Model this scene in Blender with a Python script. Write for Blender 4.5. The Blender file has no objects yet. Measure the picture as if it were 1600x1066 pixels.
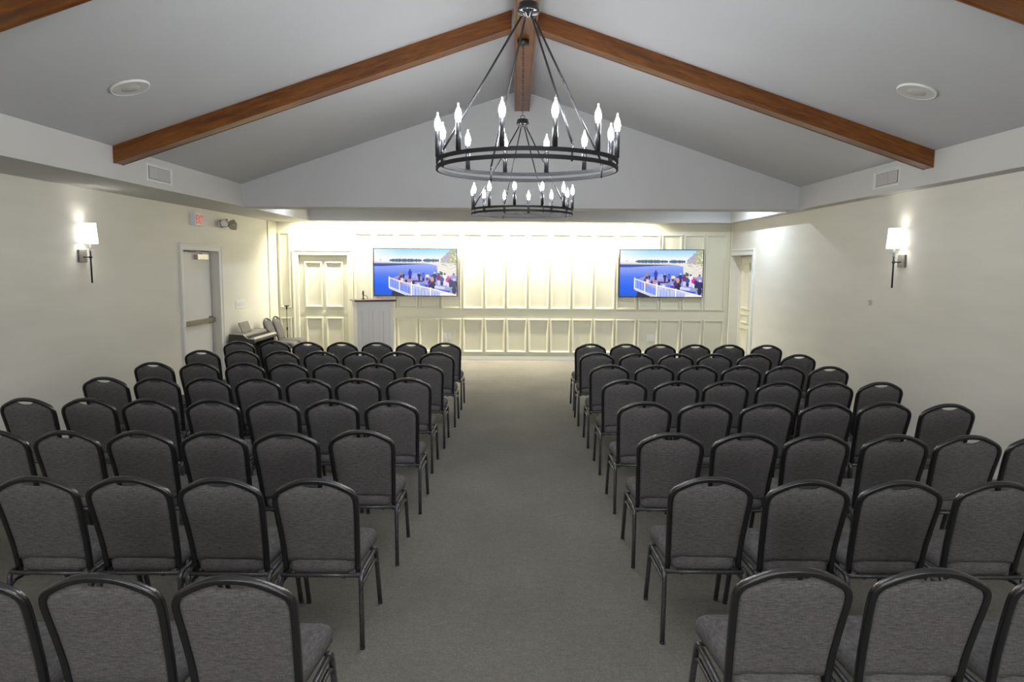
import bpy, bmesh, math, random
from mathutils import Vector, Matrix
random.seed(7)
C = bpy.context.scene.collection
R = math.radians
PI = math.pi

# ------------------------------------------------------------------ materials
def mat(name, color, rough=0.6, metal=0.0, spec=0.5, noise=None, bump=None, emit=None, strength=0.0):
    m = bpy.data.materials.new(name); m.use_nodes = True
    nt = m.node_tree; b = nt.nodes['Principled BSDF']
    b.inputs['Base Color'].default_value = (*color, 1)
    b.inputs['Roughness'].default_value = rough
    b.inputs['Metallic'].default_value = metal
    b.inputs['Specular IOR Level'].default_value = spec
    tc = None
    if noise or bump:
        tc = nt.nodes.new('ShaderNodeTexCoord')
    def noise_node(scale, detail):
        mp = nt.nodes.new('ShaderNodeMapping')
        mp.inputs['Scale'].default_value = scale
        nt.links.new(tc.outputs['Object'], mp.inputs['Vector'])
        n = nt.nodes.new('ShaderNodeTexNoise')
        n.inputs['Scale'].default_value = 1.0; n.inputs['Detail'].default_value = detail
        nt.links.new(mp.outputs['Vector'], n.inputs['Vector'])
        return n
    if noise:
        layers = noise if isinstance(noise, list) else [noise]
        prev = None
        for sc, amt in layers:
            n = noise_node(sc, 3)
            mr = nt.nodes.new('ShaderNodeMapRange')
            mr.inputs['From Min'].default_value = 0.3; mr.inputs['From Max'].default_value = 0.7
            mr.inputs['To Min'].default_value = 1 - amt; mr.inputs['To Max'].default_value = 1 + amt
            nt.links.new(n.outputs['Fac'], mr.inputs['Value'])
            mx = nt.nodes.new('ShaderNodeVectorMath'); mx.operation = 'SCALE'
            if prev is None:
                mx.inputs[0].default_value = color
            else:
                nt.links.new(prev.outputs['Vector'], mx.inputs[0])
            nt.links.new(mr.outputs['Result'], mx.inputs['Scale'])
            prev = mx
        nt.links.new(prev.outputs['Vector'], b.inputs['Base Color'])
    if bump:
        sc, st, dist = bump
        n = noise_node(sc, 4)
        bp = nt.nodes.new('ShaderNodeBump')
        bp.inputs['Strength'].default_value = st; bp.inputs['Distance'].default_value = dist
        nt.links.new(n.outputs['Fac'], bp.inputs['Height'])
        nt.links.new(bp.outputs['Normal'], b.inputs['Normal'])
    if emit:
        b.inputs['Emission Color'].default_value = (*emit, 1)
        b.inputs['Emission Strength'].default_value = strength
    return m

def wood(name, dark, light, rough=0.45):
    m = bpy.data.materials.new(name); m.use_nodes = True
    nt = m.node_tree; b = nt.nodes['Principled BSDF']
    tc = nt.nodes.new('ShaderNodeTexCoord')
    mp = nt.nodes.new('ShaderNodeMapping'); mp.inputs['Scale'].default_value = (0.9, 9, 9)
    nt.links.new(tc.outputs['Object'], mp.inputs['Vector'])
    n1 = nt.nodes.new('ShaderNodeTexNoise'); n1.inputs['Scale'].default_value = 1.6
    n1.inputs['Detail'].default_value = 5; n1.inputs['Distortion'].default_value = 1.2
    nt.links.new(mp.outputs['Vector'], n1.inputs['Vector'])
    mp2 = nt.nodes.new('ShaderNodeMapping'); mp2.inputs['Scale'].default_value = (5, 90, 90)
    nt.links.new(tc.outputs['Object'], mp2.inputs['Vector'])
    n2 = nt.nodes.new('ShaderNodeTexNoise'); n2.inputs['Scale'].default_value = 1.5; n2.inputs['Detail'].default_value = 3
    nt.links.new(mp2.outputs['Vector'], n2.inputs['Vector'])
    mth = nt.nodes.new('ShaderNodeMath'); mth.operation = 'MULTIPLY_ADD'
    mth.inputs[1].default_value = 0.45
    nt.links.new(n2.outputs['Fac'], mth.inputs[0]); 
    m3 = nt.nodes.new('ShaderNodeMath'); m3.operation = 'MULTIPLY'; m3.inputs[1].default_value = 0.6
    nt.links.new(n1.outputs['Fac'], m3.inputs[0]); nt.links.new(m3.outputs[0], mth.inputs[2])
    cr = nt.nodes.new('ShaderNodeValToRGB')
    cr.color_ramp.elements[0].position = 0.38; cr.color_ramp.elements[0].color = (*dark, 1)
    cr.color_ramp.elements[1].position = 0.66; cr.color_ramp.elements[1].color = (*light, 1)
    nt.links.new(mth.outputs[0], cr.inputs['Fac']); nt.links.new(cr.outputs['Color'], b.inputs['Base Color'])
    b.inputs['Roughness'].default_value = rough
    return m

M = {}
M['wall'] = mat('warm_wall_paint', (.70, .68, .61), .5, noise=((.9, .9, 5.5), .035), bump=((9, 9, 60), .06, .01))
M['ceil'] = mat('ceiling_paint', (.53, .53, .535), .85, noise=((1.2, 1.2, 1.2), .02), bump=((120, 120, 120), .12, .004))
M['soffit'] = mat('soffit_paint', (.585, .58, .555), .8, bump=((120, 120, 120), .12, .004))
M['white'] = mat('white_trim_paint', (.72, .715, .69), .4)
M['door'] = mat('door_paint', (.70, .685, .66), .45)
M['cream'] = mat('cream_panel_paint', (.70, .683, .56), .38)
M['carpet'] = mat('grey_carpet', (.205, .196, .172), .95, spec=.15, noise=[((170, 170, 170), .30), ((48, 60, 48), .12), ((16, 22, 16), .07), ((1.4, 1.1, 1), .09)], bump=((300, 300, 300), .35, .006))
M['oak'] = wood('stained_oak', (.088, .024, .002), (.235, .080, .011), .3)
M['mahog'] = mat('red_brown_wood', (.075, .019, .011), .4, noise=((3, 30, 30), .25))
M['fabric'] = mat('charcoal_fabric', (.125, .119, .120), .92, spec=.2, noise=[((34, 34, 230), .30), ((260, 260, 40), .20), ((9, 9, 9), .06)], bump=((500, 500, 500), .25, .003))
M['bmetal'] = mat('black_hammered_metal', (.011, .011, .0125), .27, spec=.8, bump=((170, 170, 170), .25, .002))
M['black'] = mat('matt_black_metal', (.012, .012, .014), .38, spec=.5)
M['ring'] = mat('satin_black_ring', (.016, .016, .019), .6, spec=.3)
M['chrome'] = mat('dark_nickel', (.16, .16, .17), .22, metal=1)
M['nickel'] = mat('brushed_nickel', (.42, .40, .37), .3, metal=1)
M['plate'] = mat('gunmetal_plate', (.12, .115, .108), .4)
M['vein'] = mat('silver_vein_metal', (.115, .115, .125), .34, metal=.75, noise=((150, 150, 150), .45), bump=((170, 170, 170), .4, .003))
M['plastic'] = mat('white_plastic', (.74, .74, .71), .35)
M['spk'] = mat('speaker_grille_white', (.56, .55, .53), .6, bump=((400, 400, 400), .3, .002))
M['vent'] = mat('vent_louvre', (.52, .50, .48), .5)
M['vdark'] = mat('vent_throat', (.18, .17, .165), .8)
M['bronze'] = mat('bronze_bar', (.21, .195, .165), .4, metal=.6)
M['gap'] = mat('rubber_seal', (.01, .01, .01), .8)
M['piano'] = mat('dark_grey_piano_shell', (.045, .044, .042), .38)
M['pianolit'] = mat('lit_piano_shell', (.16, .155, .14), .35)  # dark shell made paler: wall-wash light on the piano top put into the colour
M['wkey'] = mat('white_keys', (.78, .77, .72), .25)
M['lect'] = mat('lectern_white_paint', (.84, .83, .855), .45)
M['tvb'] = mat('tv_black_bezel', (.012, .012, .013), .25)
M['red'] = mat('exit_red', (.75, .03, .03), .4, emit=(.9, .02, .02), strength=.12)
M['exitw'] = mat('exit_face_white', (.72, .71, .74), .4)
M['headm'] = mat('tan_lamp_housing', (.42, .40, .33), .4)
M['lens'] = mat('lamp_lens', (.75, .73, .66), .1)
M['bulb'] = mat('candle_bulb', (1, 1, 1), .3, emit=(.93, .96, 1), strength=380)
M['shade'] = mat('lit_shade', (.85, .84, .8), .8, emit=(1, .985, .95), strength=2.2)
M['led'] = mat('downlight_lens', (.9, .88, .8), .3, emit=(1, .92, .70), strength=9)
M['clear'] = mat('clear_glass', (.9, .9, .9), .05)
M['clear'].node_tree.nodes['Principled BSDF'].inputs['Transmission Weight'].default_value = .9

# ------------------------------------------------------------------ mesh builder
class MB:
    def __init__(s): s.v = []; s.f = []; s.sm = []; s.mi = []; s.cur = 0
    def add(s, vs, fs, smooth=False):
        o = len(s.v); s.v += [tuple(p) for p in vs]
        for f in fs:
            s.f.append([i + o for i in f]); s.sm.append(smooth); s.mi.append(s.cur)
    def box(s, x0, x1, y0, y1, z0, z1, T=None):
        vs = [Vector((x, y, z)) for z in (z0, z1) for y in (y0, y1) for x in (x0, x1)]
        if T: vs = [T @ p for p in vs]
        s.add(vs, [(0, 2, 3, 1), (4, 5, 7, 6), (0, 1, 5, 4), (2, 6, 7, 3), (0, 4, 6, 2), (1, 3, 7, 5)])
        return s
    def prism(s, pts, y0, y1, axis='y'):
        n = len(pts)
        def mk(a, b, c): return {'y': (a, c, b), 'x': (c, a, b), 'z': (a, b, c)}[axis]
        vs = [mk(a, b, y0) for a, b in pts] + [mk(a, b, y1) for a, b in pts]
        fs = [list(range(n)), list(range(2 * n - 1, n - 1, -1))]
        fs += [(i, n + i, n + (i + 1) % n, (i + 1) % n) for i in range(n)]
        s.add(vs, fs); return s
    def lathe(s, prof, cx=0, cy=0, seg=24, T=None, smooth=True, cap=True):
        vs = []; fs = []; n = len(prof)
        for r, z in prof:
            for k in range(seg):
                a = 2 * PI * k / seg
                p = Vector((cx + r * math.cos(a), cy + r * math.sin(a), z)); vs.append(T @ p if T else p)
        for i in range(n - 1):
            for k in range(seg):
                k2 = (k + 1) % seg
                fs.append((i * seg + k, i * seg + k2, (i + 1) * seg + k2, (i + 1) * seg + k))
        s.add(vs, fs, smooth)
        if cap:
            o = len(s.v) - n * seg
            for ring, rev in ((0, True), (n - 1, False)):
                if prof[ring][0] > 1e-5:
                    idx = [o + ring * seg + k for k in range(seg)]
                    s.f.append(idx[::-1] if rev else idx); s.sm.append(False); s.mi.append(s.cur)
        return s
    def tube(s, path, r, seg=8, closed=False, smooth=True, rb=None, up=(0, 0, 1), sq=False):
        """sweep along path; r / rb are the half sizes along the two cross axes"""
        P = [Vector(p) for p in path]; n = len(P); rb = r if rb is None else rb
        rings = []; prevN = None
        for i in range(n):
            if closed: t = P[(i + 1) % n] - P[i - 1]
            else: t = P[min(i + 1, n - 1)] - P[max(i - 1, 0)]
            t.normalize()
            if prevN is None:
                u = Vector(up)
                if abs(u.dot(t)) > .95: u = Vector((0, 1, 0))
                nn = (u - t * u.dot(t)).normalized()
            else:
                nn = (prevN - t * prevN.dot(t)).normalized()
            prevN = nn; bb = t.cross(nn)
            ring = []
            for k in range(seg):
                a = 2 * PI * (k + .5) / seg
                c, d = math.cos(a), math.sin(a)
                if sq:
                    e = .5
                    c = math.copysign(abs(c) ** e, c); d = math.copysign(abs(d) ** e, d)
                ring.append(P[i] + nn * (r * c) + bb * (rb * d))
            rings.append(ring)
        vs = [p for ring in rings for p in ring]; fs = []
        m = n if closed else n - 1
        for i in range(m):
            j = (i + 1) % n
            for k in range(seg):
                k2 = (k + 1) % seg
                fs.append((i * seg + k, i * seg + k2, j * seg + k2, j * seg + k))
        s.add(vs, fs, smooth)
        if not closed:
            o = len(s.v) - n * seg
            s.f.append([o + k for k in range(seg)][::-1]); s.sm.append(False); s.mi.append(s.cur)
            s.f.append([o + (n - 1) * seg + k for k in range(seg)]); s.sm.append(False); s.mi.append(s.cur)
        return s
    def build(s, name, material, parent=None, bevel=0, seg=2):
        me = bpy.data.meshes.new(name); me.from_pydata(s.v, [], s.f)
        me.polygons.foreach_set('use_smooth', s.sm)
        for m_ in (material if isinstance(material, (list, tuple)) else [material]): me.materials.append(m_)
        me.polygons.foreach_set('material_index', s.mi)
        bm = bmesh.new(); bm.from_mesh(me)
        bmesh.ops.recalc_face_normals(bm, faces=bm.faces)
        if bevel:
            es = [e for e in bm.edges if len(e.link_faces) == 2 and e.calc_face_angle(0) > .6]
            bmesh.ops.bevel(bm, geom=es, offset=bevel, segments=seg, affect='EDGES', clamp_overlap=True)
        bm.to_mesh(me); bm.free(); me.update()
        o = bpy.data.objects.new(name, me); C.objects.link(o)
        if parent: o.parent = parent
        return o

def thing(name, label, cat, loc=(0, 0, 0), rz=0, group=None):
    o = bpy.data.objects.new(name, None); C.objects.link(o); o.empty_display_size = .1
    o.location = loc; o.rotation_euler = (0, 0, rz)
    return tag(o, label, cat, group)
def tag(o, label, cat, group=None):
    o['label'] = label; o['category'] = cat
    if group: o['group'] = group
    return o
def struct(name, mb, m, parent=None, bevel=0):
    o = mb.build(name, m, parent, bevel)
    if parent is None: o['kind'] = 'structure'
    return o
def dup(root, loc, rz, label, group=None):
    r = root.copy(); C.objects.link(r); r.location = loc; r.rotation_euler = (0, 0, rz); r['label'] = label
    if group: r['group'] = group
    for ch in list(root.children):
        c = ch.copy(); C.objects.link(c); c.parent = r
        for g in list(ch.children):
            d = g.copy(); C.objects.link(d); d.parent = c
    return r

# ------------------------------------------------------------------ dimensions (metres, camera stands at x=0 y=0)
XL, XR, YF, YB = -4.966, 4.434, 14.47, -4.0        # room walls
FL, FR = -4.12, 4.24                                # faces of the side soffits
ZS, ZE = 2.84, 3.175                                # soffit underside, eave
XA, ZA = .06, 4.555                                 # ridge line of the ceiling
YG0, YG1 = 10.6, 11.1                               # gable header
YS = 13.95                                          # front of the soffit over the panelled wall
ZT = 3.35                                           # flat ceiling behind the header
SL = (ZA - ZE) / (XA - FL); SR = (ZA - ZE) / (FR - XA)

# ------------------------------------------------------------------ room shell
struct('floor', MB().box(XL - .3, XR + .4, YB - .2, YF + .4, -.1, 0), M['carpet'])
# left wall with the exit door opening
D1 = (10.38, 11.63, 2.18)
w = MB().box(XL - .25, XL, YB, D1[0], 0, 3.4).box(XL - .25, XL, D1[1], YF + .2, 0, 3.4).box(XL - .25, XL, D1[0], D1[1], D1[2], 3.4)
struct('wall_left', w, M['wall'])
# right wall with the corner door opening
D3 = (13.10, 14.36, 2.20)
w = MB().box(XR, XR + .3, YB, D3[0], 0, 3.4).box(XR, XR + .3, D3[1], YF + .2, 0, 3.4).box(XR, XR + .3, D3[0], D3[1], D3[2], 3.4)
struct('wall_right', w, M['wall'])
# panelled wall behind the stage area with the panel door opening
D2 = (-4.516, -3.494, 2.16)
w = MB().box(XL, D2[0], YF, YF + .25, 0, 3.4).box(D2[1], XR, YF, YF + .25, 0, 3.4).box(D2[0], D2[1], YF, YF + .25, D2[2], 3.4)
struct('wall_front', w, M['cream'])
WN = [(-3.3, -.9), (.9, 3.3)]; WZ = (.75, 2.35)
w = MB().box(XL - .25, XR + .3, YB - .2, YB, 0, WZ[0]).box(XL - .25, XR + .3, YB - .2, YB, WZ[1], 4.8)
w.box(XL - .25, WN[0][0], YB - .2, YB, *WZ).box(WN[0][1], WN[1][0], YB - .2, YB, *WZ).box(WN[1][1], XR + .3, YB - .2, YB, *WZ)
struct('wall_back', w, M['wall'])
M['pane'] = mat('glowing_fill_pane', (.8, .8, .8), .3, emit=(1, .985, .98), strength=9.0)  # glowing panes of unseen rear windows, added to brighten the chair backs
for k, (a, b) in enumerate(WN):
    f = MB().box(a, b, YB - .12, YB + .014, WZ[0], WZ[0] + .06).box(a, b, YB - .12, YB + .014, WZ[1] - .06, WZ[1])
    for x in (a, (a + b) / 2 - .03, b - .06): f.box(x, x + .06, YB - .118, YB + .012, WZ[0] + .06, WZ[1] - .06)
    wo = struct('window_%d' % (k + 1), f, M['white'])
    MB().box(a + .05, b - .05, YB - .09, YB - .08, WZ[0] + .05, WZ[1] - .05).build('window_pane', M['pane'], wo)
# vaulted ceiling (two slopes as one solid) and flat ceiling behind the header
t = .12
struct('ceiling', MB().prism([(FL - .3, ZE - .3 * SL), (XA, ZA), (FR + .3, ZE - .3 * SR), (FR + .3, ZE - .3 * SR + t), (XA, ZA + t), (FL - .3, ZE - .3 * SL + t)], YB, YG0 + .2), M['ceil'])
struct('ceiling', MB().box(FL - .05, FR + .05, YG1 - .2, YS + .1, ZT, ZT + .1), M['ceil'])
struct('trim_1', MB().box(XL, FL, YB, YF, ZS, ZE - .002), M['soffit'])                 # left soffit
struct('trim_2', MB().box(FR, XR, YB, YF, ZS, ZE - .002), M['soffit'])                 # right soffit
struct('trim_11', MB().box(XL, FL, YG1, YF, ZE - .002, ZT + .1), M['soffit'])
struct('trim_12', MB().box(FR, XR, YG1, YF, ZE - .002, ZT + .1), M['soffit'])
struct('wall_gable', MB().prism([(FL, ZS), (FR, ZS), (FR, ZE), (XA, ZA), (FL, ZE)], YG0, YG1), M['ceil'])
struct('trim_3', MB().box(FL, FR, YS, YF, ZS, ZT + .1), M['ceil'])                   # soffit over panelled wall

# corner boards on the side walls next to the panelled wall
struct('trim_4', MB().box(XL, XL + .02, 13.97, YF, 0, ZS), M['cream'], bevel=.004)
struct('trim_5', MB().box(XR - .02, XR, 14.37, YF, 0, ZS), M['cream'], bevel=.004)
# baseboards
struct('baseboard_left', MB().box(XL, XL + .016, YB, D1[0] - .13, 0, .11).box(XL, XL + .016, D1[1] + .13, 13.97, 0, .11), M['white'], bevel=.004)
struct('baseboard_right', MB().box(XR - .016, XR, YB, D3[0] - .14, 0, .11), M['white'], bevel=.004)
struct('baseboard_front', MB().box(XL + .02, D2[0] - .125, YF - .03, YF, 0, .088).box(D2[1] + .125, XR - .02, YF - .03, YF, 0, .088), M['white'], bevel=.006)
# mitred mouldings: a profile of (inset, height) swept round a rectangle or a door opening
def sweep(mb, loops, closed):
    n = len(loops[0]); o = [p for lp in loops for p in lp]; fs = []
    for l in range(len(loops) - 1):
        for k in range(n if closed else n - 1):
            k2 = (k + 1) % n
            fs.append((l * n + k, l * n + k2, (l + 1) * n + k2, (l + 1) * n + k))
    if not closed:
        fs.append([l * n for l in range(len(loops))]); fs.append([l * n + n - 1 for l in range(len(loops))])
    mb.add(o, fs)
PANEL = [(0, -.002), (0, .030), (.004, .036), (.024, .038), (.031, .030), (.034, .014), (.046, .009), (.049, -.002)]
THIN = [(0, -.002), (0, .010), (.006, .014), (.012, .014), (.016, .003), (.040, .001), (.040, -.002)]
def frame(mb, x0, x1, z0, z1, y, prof=PANEL):
    sweep(mb, [[(x0 + i, y - d, z0 + i), (x1 - i, y - d, z0 + i), (x1 - i, y - d, z1 - i), (x0 + i, y - d, z1 - i)] for i, d in prof], True)
def frame_x(mb, y0, y1, z0, z1, x, out=-1, prof=PANEL):
    sweep(mb, [[(x + out * d, y0 + i, z0 + i), (x + out * d, y1 - i, z0 + i), (x + out * d, y1 - i, z1 - i), (x + out * d, y0 + i, z1 - i)] for i, d in prof], True)
pm = MB()
PW = .4557
xs = [-.203 + PW * k for k in range(-7, 11)]
for k in range(len(xs) - 1):
    a, b = xs[k] + .015, xs[k + 1] - .015
    if a < D2[1] + .12: a = D2[1] + .135
    if b - a < .1: continue
    frame(pm, a, b, 1.066, 2.625, YF); frame(pm, a, b, .152, .868, YF)
frame(pm, -4.905, -4.668, 1.066, 2.625, YF); frame(pm, -4.905, -4.668, .152, .868, YF)
struct('trim_6', pm, M['cream'])

# ---- doors
def casing(mb, axis, a0, a1, ztop, face, out, wd=.125, far=True):
    """three-sided mitred casing with an outer back band; axis = running direction"""
    prof = [(0, -.002), (0, .014), (.008, .02), (wd - .045, .022), (wd - .036, .032), (wd - .012, .036), (wd, .030), (wd, -.002)]
    loops = []
    for o, d in prof:
        p = [(a0 - o, 0), (a0 - o, ztop + o), (a1 + (o if far else 0), ztop + o)] + ([(a1 + o, 0)] if far else [])
        loops.append([((face + out * d, a, z) if axis == 'y' else (a, face + out * d, z)) for a, z in p])
    sweep(mb, loops, False)
# exit door, left wall (leaf set back 12 cm)
d1 = struct('door_1', MB().box(XL - .17, XL - .125, D1[0] + .02, D1[1] - .035, .01, D1[2] - .012), M['door'], bevel=.002)
c = MB(); casing(c, 'y', D1[0], D1[1], D1[2], XL, 1, wd=.11); c.build('casing', M['white'], d1)
MB().box(XL - .172, XL - .15, D1[1] - .035, D1[1] - .005, .01, D1[2] - .006).box(XL - .172, XL - .15, D1[0], D1[1], D1[2] - .012, D1[2]).build('door_seal', M['gap'], d1)
MB().box(XL - .25, XL - .172, D1[0], D1[1], 0, D1[2]).build('door_stop', M['door'], d1)
pb = MB().box(XL - .118, XL - .058, D1[0] + .03, D1[1] - .05, 1.015, 1.085).box(XL - .126, XL - .1, D1[1] - .16, D1[1] - .045, .99, 1.11).box(XL - .126, XL - .1, D1[0] + .03, D1[0] + .14, .99, 1.11)
pb.build('push_bar', M['bronze'], d1, .006)
dc = MB().box(XL - .125, XL - .06, 11.03, 11.42, 2.045, 2.125).build('door_closer', M['nickel'], d1, .006)
MB().tube([(XL - .09, 11.22, 2.128), (XL - .09, 11.22, 2.16), (XL - .03, 11.02, 2.165), (XL - .07, 10.75, 2.168)], .009, 6).build('closer_arm', M['nickel'], dc)
# panelled door in the front wall
d2 = MB(); yl = YF + .065
d2.box(D2[0] + .004, D2[1] - .004, yl, yl + .045, .008, D2[2] - .004)
d2 = struct('door_2', d2, M['cream'])
c = MB(); casing(c, 'x', D2[0], D2[1], D2[2], YF, -1, wd=.122); c.build('casing', M['cream'], d2)
dp = MB()
for a, b in ((-4.40, -4.035), (-3.975, -3.60)):
    frame(dp, a, b, 1.075, 2.03, yl); frame(dp, a, b, .15, .868, yl)
dp.box(D2[0] + .004, D2[1] - .004, yl - .012, yl, .945, 1.0)
dp.build('door_moulding', M['cream'], d2)
# six-panel door in the right corner
xl = XR + .19
d3 = struct('door_3', MB().box(xl, xl + .045, D3[0] + .01, D3[1] - .03, .01, D3[2] - .01), M['cream'], bevel=.003)
c = MB()
casing(c, 'y', D3[0], D3[1], D3[2], XR, -1, far=False); c.build('casing', M['white'], d3)
dp = MB()
for y0, y1 in ((13.2, 13.66), (13.74, 14.22)):
    frame_x(dp, y0, y1, 1.12, 2.06, xl); frame_x(dp, y0, y1, .84, 1.04, xl); frame_x(dp, y0, y1, .16, .76, xl)
dp.build('door_moulding', M['cream'], d3)
MB().box(xl - .02, xl + .06, D3[1] - .03, D3[1], 0, D3[2]).box(xl + .05, xl + .08, D3[0], D3[1], 0, D3[2]).build('door_stop', M['cream'], d3)

# ------------------------------------------------------------------ beams
def rafter(name, side, y0, label):
    if side < 0: xa, za, xb, zb = FL, ZE, XA - .12, ZE + SL * (XA - .12 - FL)
    else: xa, za, xb, zb = FR, ZE, XA + .12, ZE + SR * (FR - XA - .12)
    ang = math.atan2(zb - za, xb - xa) if side < 0 else math.atan2(za - zb, xa - xb)
    mid = Vector(((xa + xb) / 2, 0, (za + zb) / 2)); inv = Matrix.Rotation(ang, 4, 'Y')
    mb = MB(); D = .175
    def bar(ya, yb, lo, hi):
        pts = [(xa, za + .03 - 0), (xb, zb + .03), (xb, zb - lo), (xa, za - lo)]
        base = len(mb.v)
        mb.prism(pts, ya, yb)
        for i in range(base, len(mb.v)):
            mb.v[i] = tuple(inv @ (Vector(mb.v[i]) - mid - Vector((0, y0 + .09, 0))))
    bar(y0, y0 + .022, D, 0); bar(y0 + .022, y0 + .158, D - .003, 0); bar(y0 + .158, y0 + .18, D, 0)
    o = mb.build(name, M['oak'], None, .002, 1)
    o.location = (mid.x, y0 + .09, mid.z); o.rotation_euler = (0, -ang, 0)
    return tag(o, label, 'beam', 'oak rafters under the vaulted ceiling')
rafter('rafter_beam', -1, 7.23, 'stained oak rafter on the left slope beyond the left ceiling speaker')
rafter('rafter_beam', 1, 7.23, 'stained oak rafter on the right slope beyond the right ceiling speaker')
rafter('rafter_beam', -1, 4.10, 'stained oak rafter end cut off by the top left corner of the photo')
rafter('rafter_beam', 1, 4.10, 'stained oak rafter end cut off by the top right corner of the photo')
rb = MB(); L0, L1 = YB, YG0
rb.box(-(L1 - L0) / 2, (L1 - L0) / 2, -.11, -.088, -.15, .18).box(-(L1 - L0) / 2, (L1 - L0) / 2, .088, .11, -.15, .18).box(-(L1 - L0) / 2, (L1 - L0) / 2, -.088, .088, -.147, .18)
o = rb.build('ridge_beam', M['oak'], None, .003, 1)
o.location = (.077, (L0 + L1) / 2, 4.40); o.rotation_euler = (0, 0, PI / 2)
tag(o, 'long stained oak ridge beam running along the ceiling peak', 'beam')

# ------------------------------------------------------------------ ceiling speakers and air vents
def speaker(x, y, side, label):
    s = SL if side < 0 else -SR
    z = ZE + (SL * (x - FL) if side < 0 else SR * (FR - x))
    t_ = thing('ceiling_speaker', label, 'speaker', (x, y, z)); t_.rotation_euler = (0, -math.atan(s), 0)
    MB().lathe([(.143, -.013), (.146, -.017), (.152, -.016), (.156, -.009), (.157, .003)], seg=48, cap=False).build('rim', M['plastic'], t_)
    MB().lathe([(.0, -.0135), (.146, -.0135), (.146, .003)], seg=48, smooth=False).build('grille', M['spk'], t_)
    MB().lathe([(.0, -.0165), (.074, -.0155), (.079, -.012)], seg=36, cap=False).build('cone_cover', M['vent'], t_)
speaker(-3.255, 6.02, -1, 'round white ceiling speaker on the left ceiling slope')
speaker(3.355, 6.04, 1, 'round white ceiling speaker on the right ceiling slope')
def vent(side, y0, y1, label):
    x = FL if side < 0 else FR; s = -side
    t_ = thing('air_vent', label, 'vent', (x, (y0 + y1) / 2, 2.90))
    h = (y1 - y0) / 2; H = .205
    f = MB(); frame_x(f, -h, h, 0, H, 0, s, THIN); f.build('frame', M['white'], t_)
    MB().box(*sorted((0, s * .002)), -h + .04, h - .04, .03, H - .03).build('throat', M['vdark'], t_)
    n = 26
    lv = MB()
    for k in range(n):
        y = -h + .05 + (2 * h - .1) * (k + .5) / n
        tilt = .5 if k < n * .42 else -.35
        T = Matrix.Translation((s * .006, y, H / 2)) @ Matrix.Rotation(tilt * s, 4, 'Z')
        lv.box(-.0045, .0045, -.0022 - .002, .0022 + .002, -H / 2 + .036, H / 2 - .036, T)
    lv.build('louvres', M['vent'], t_)
vent(-1, 7.87, 8.44, 'white air vent grille on the left soffit below the rafter end')
vent(1, 7.85, 8.41, 'white air vent grille on the right soffit below the rafter end')

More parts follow.
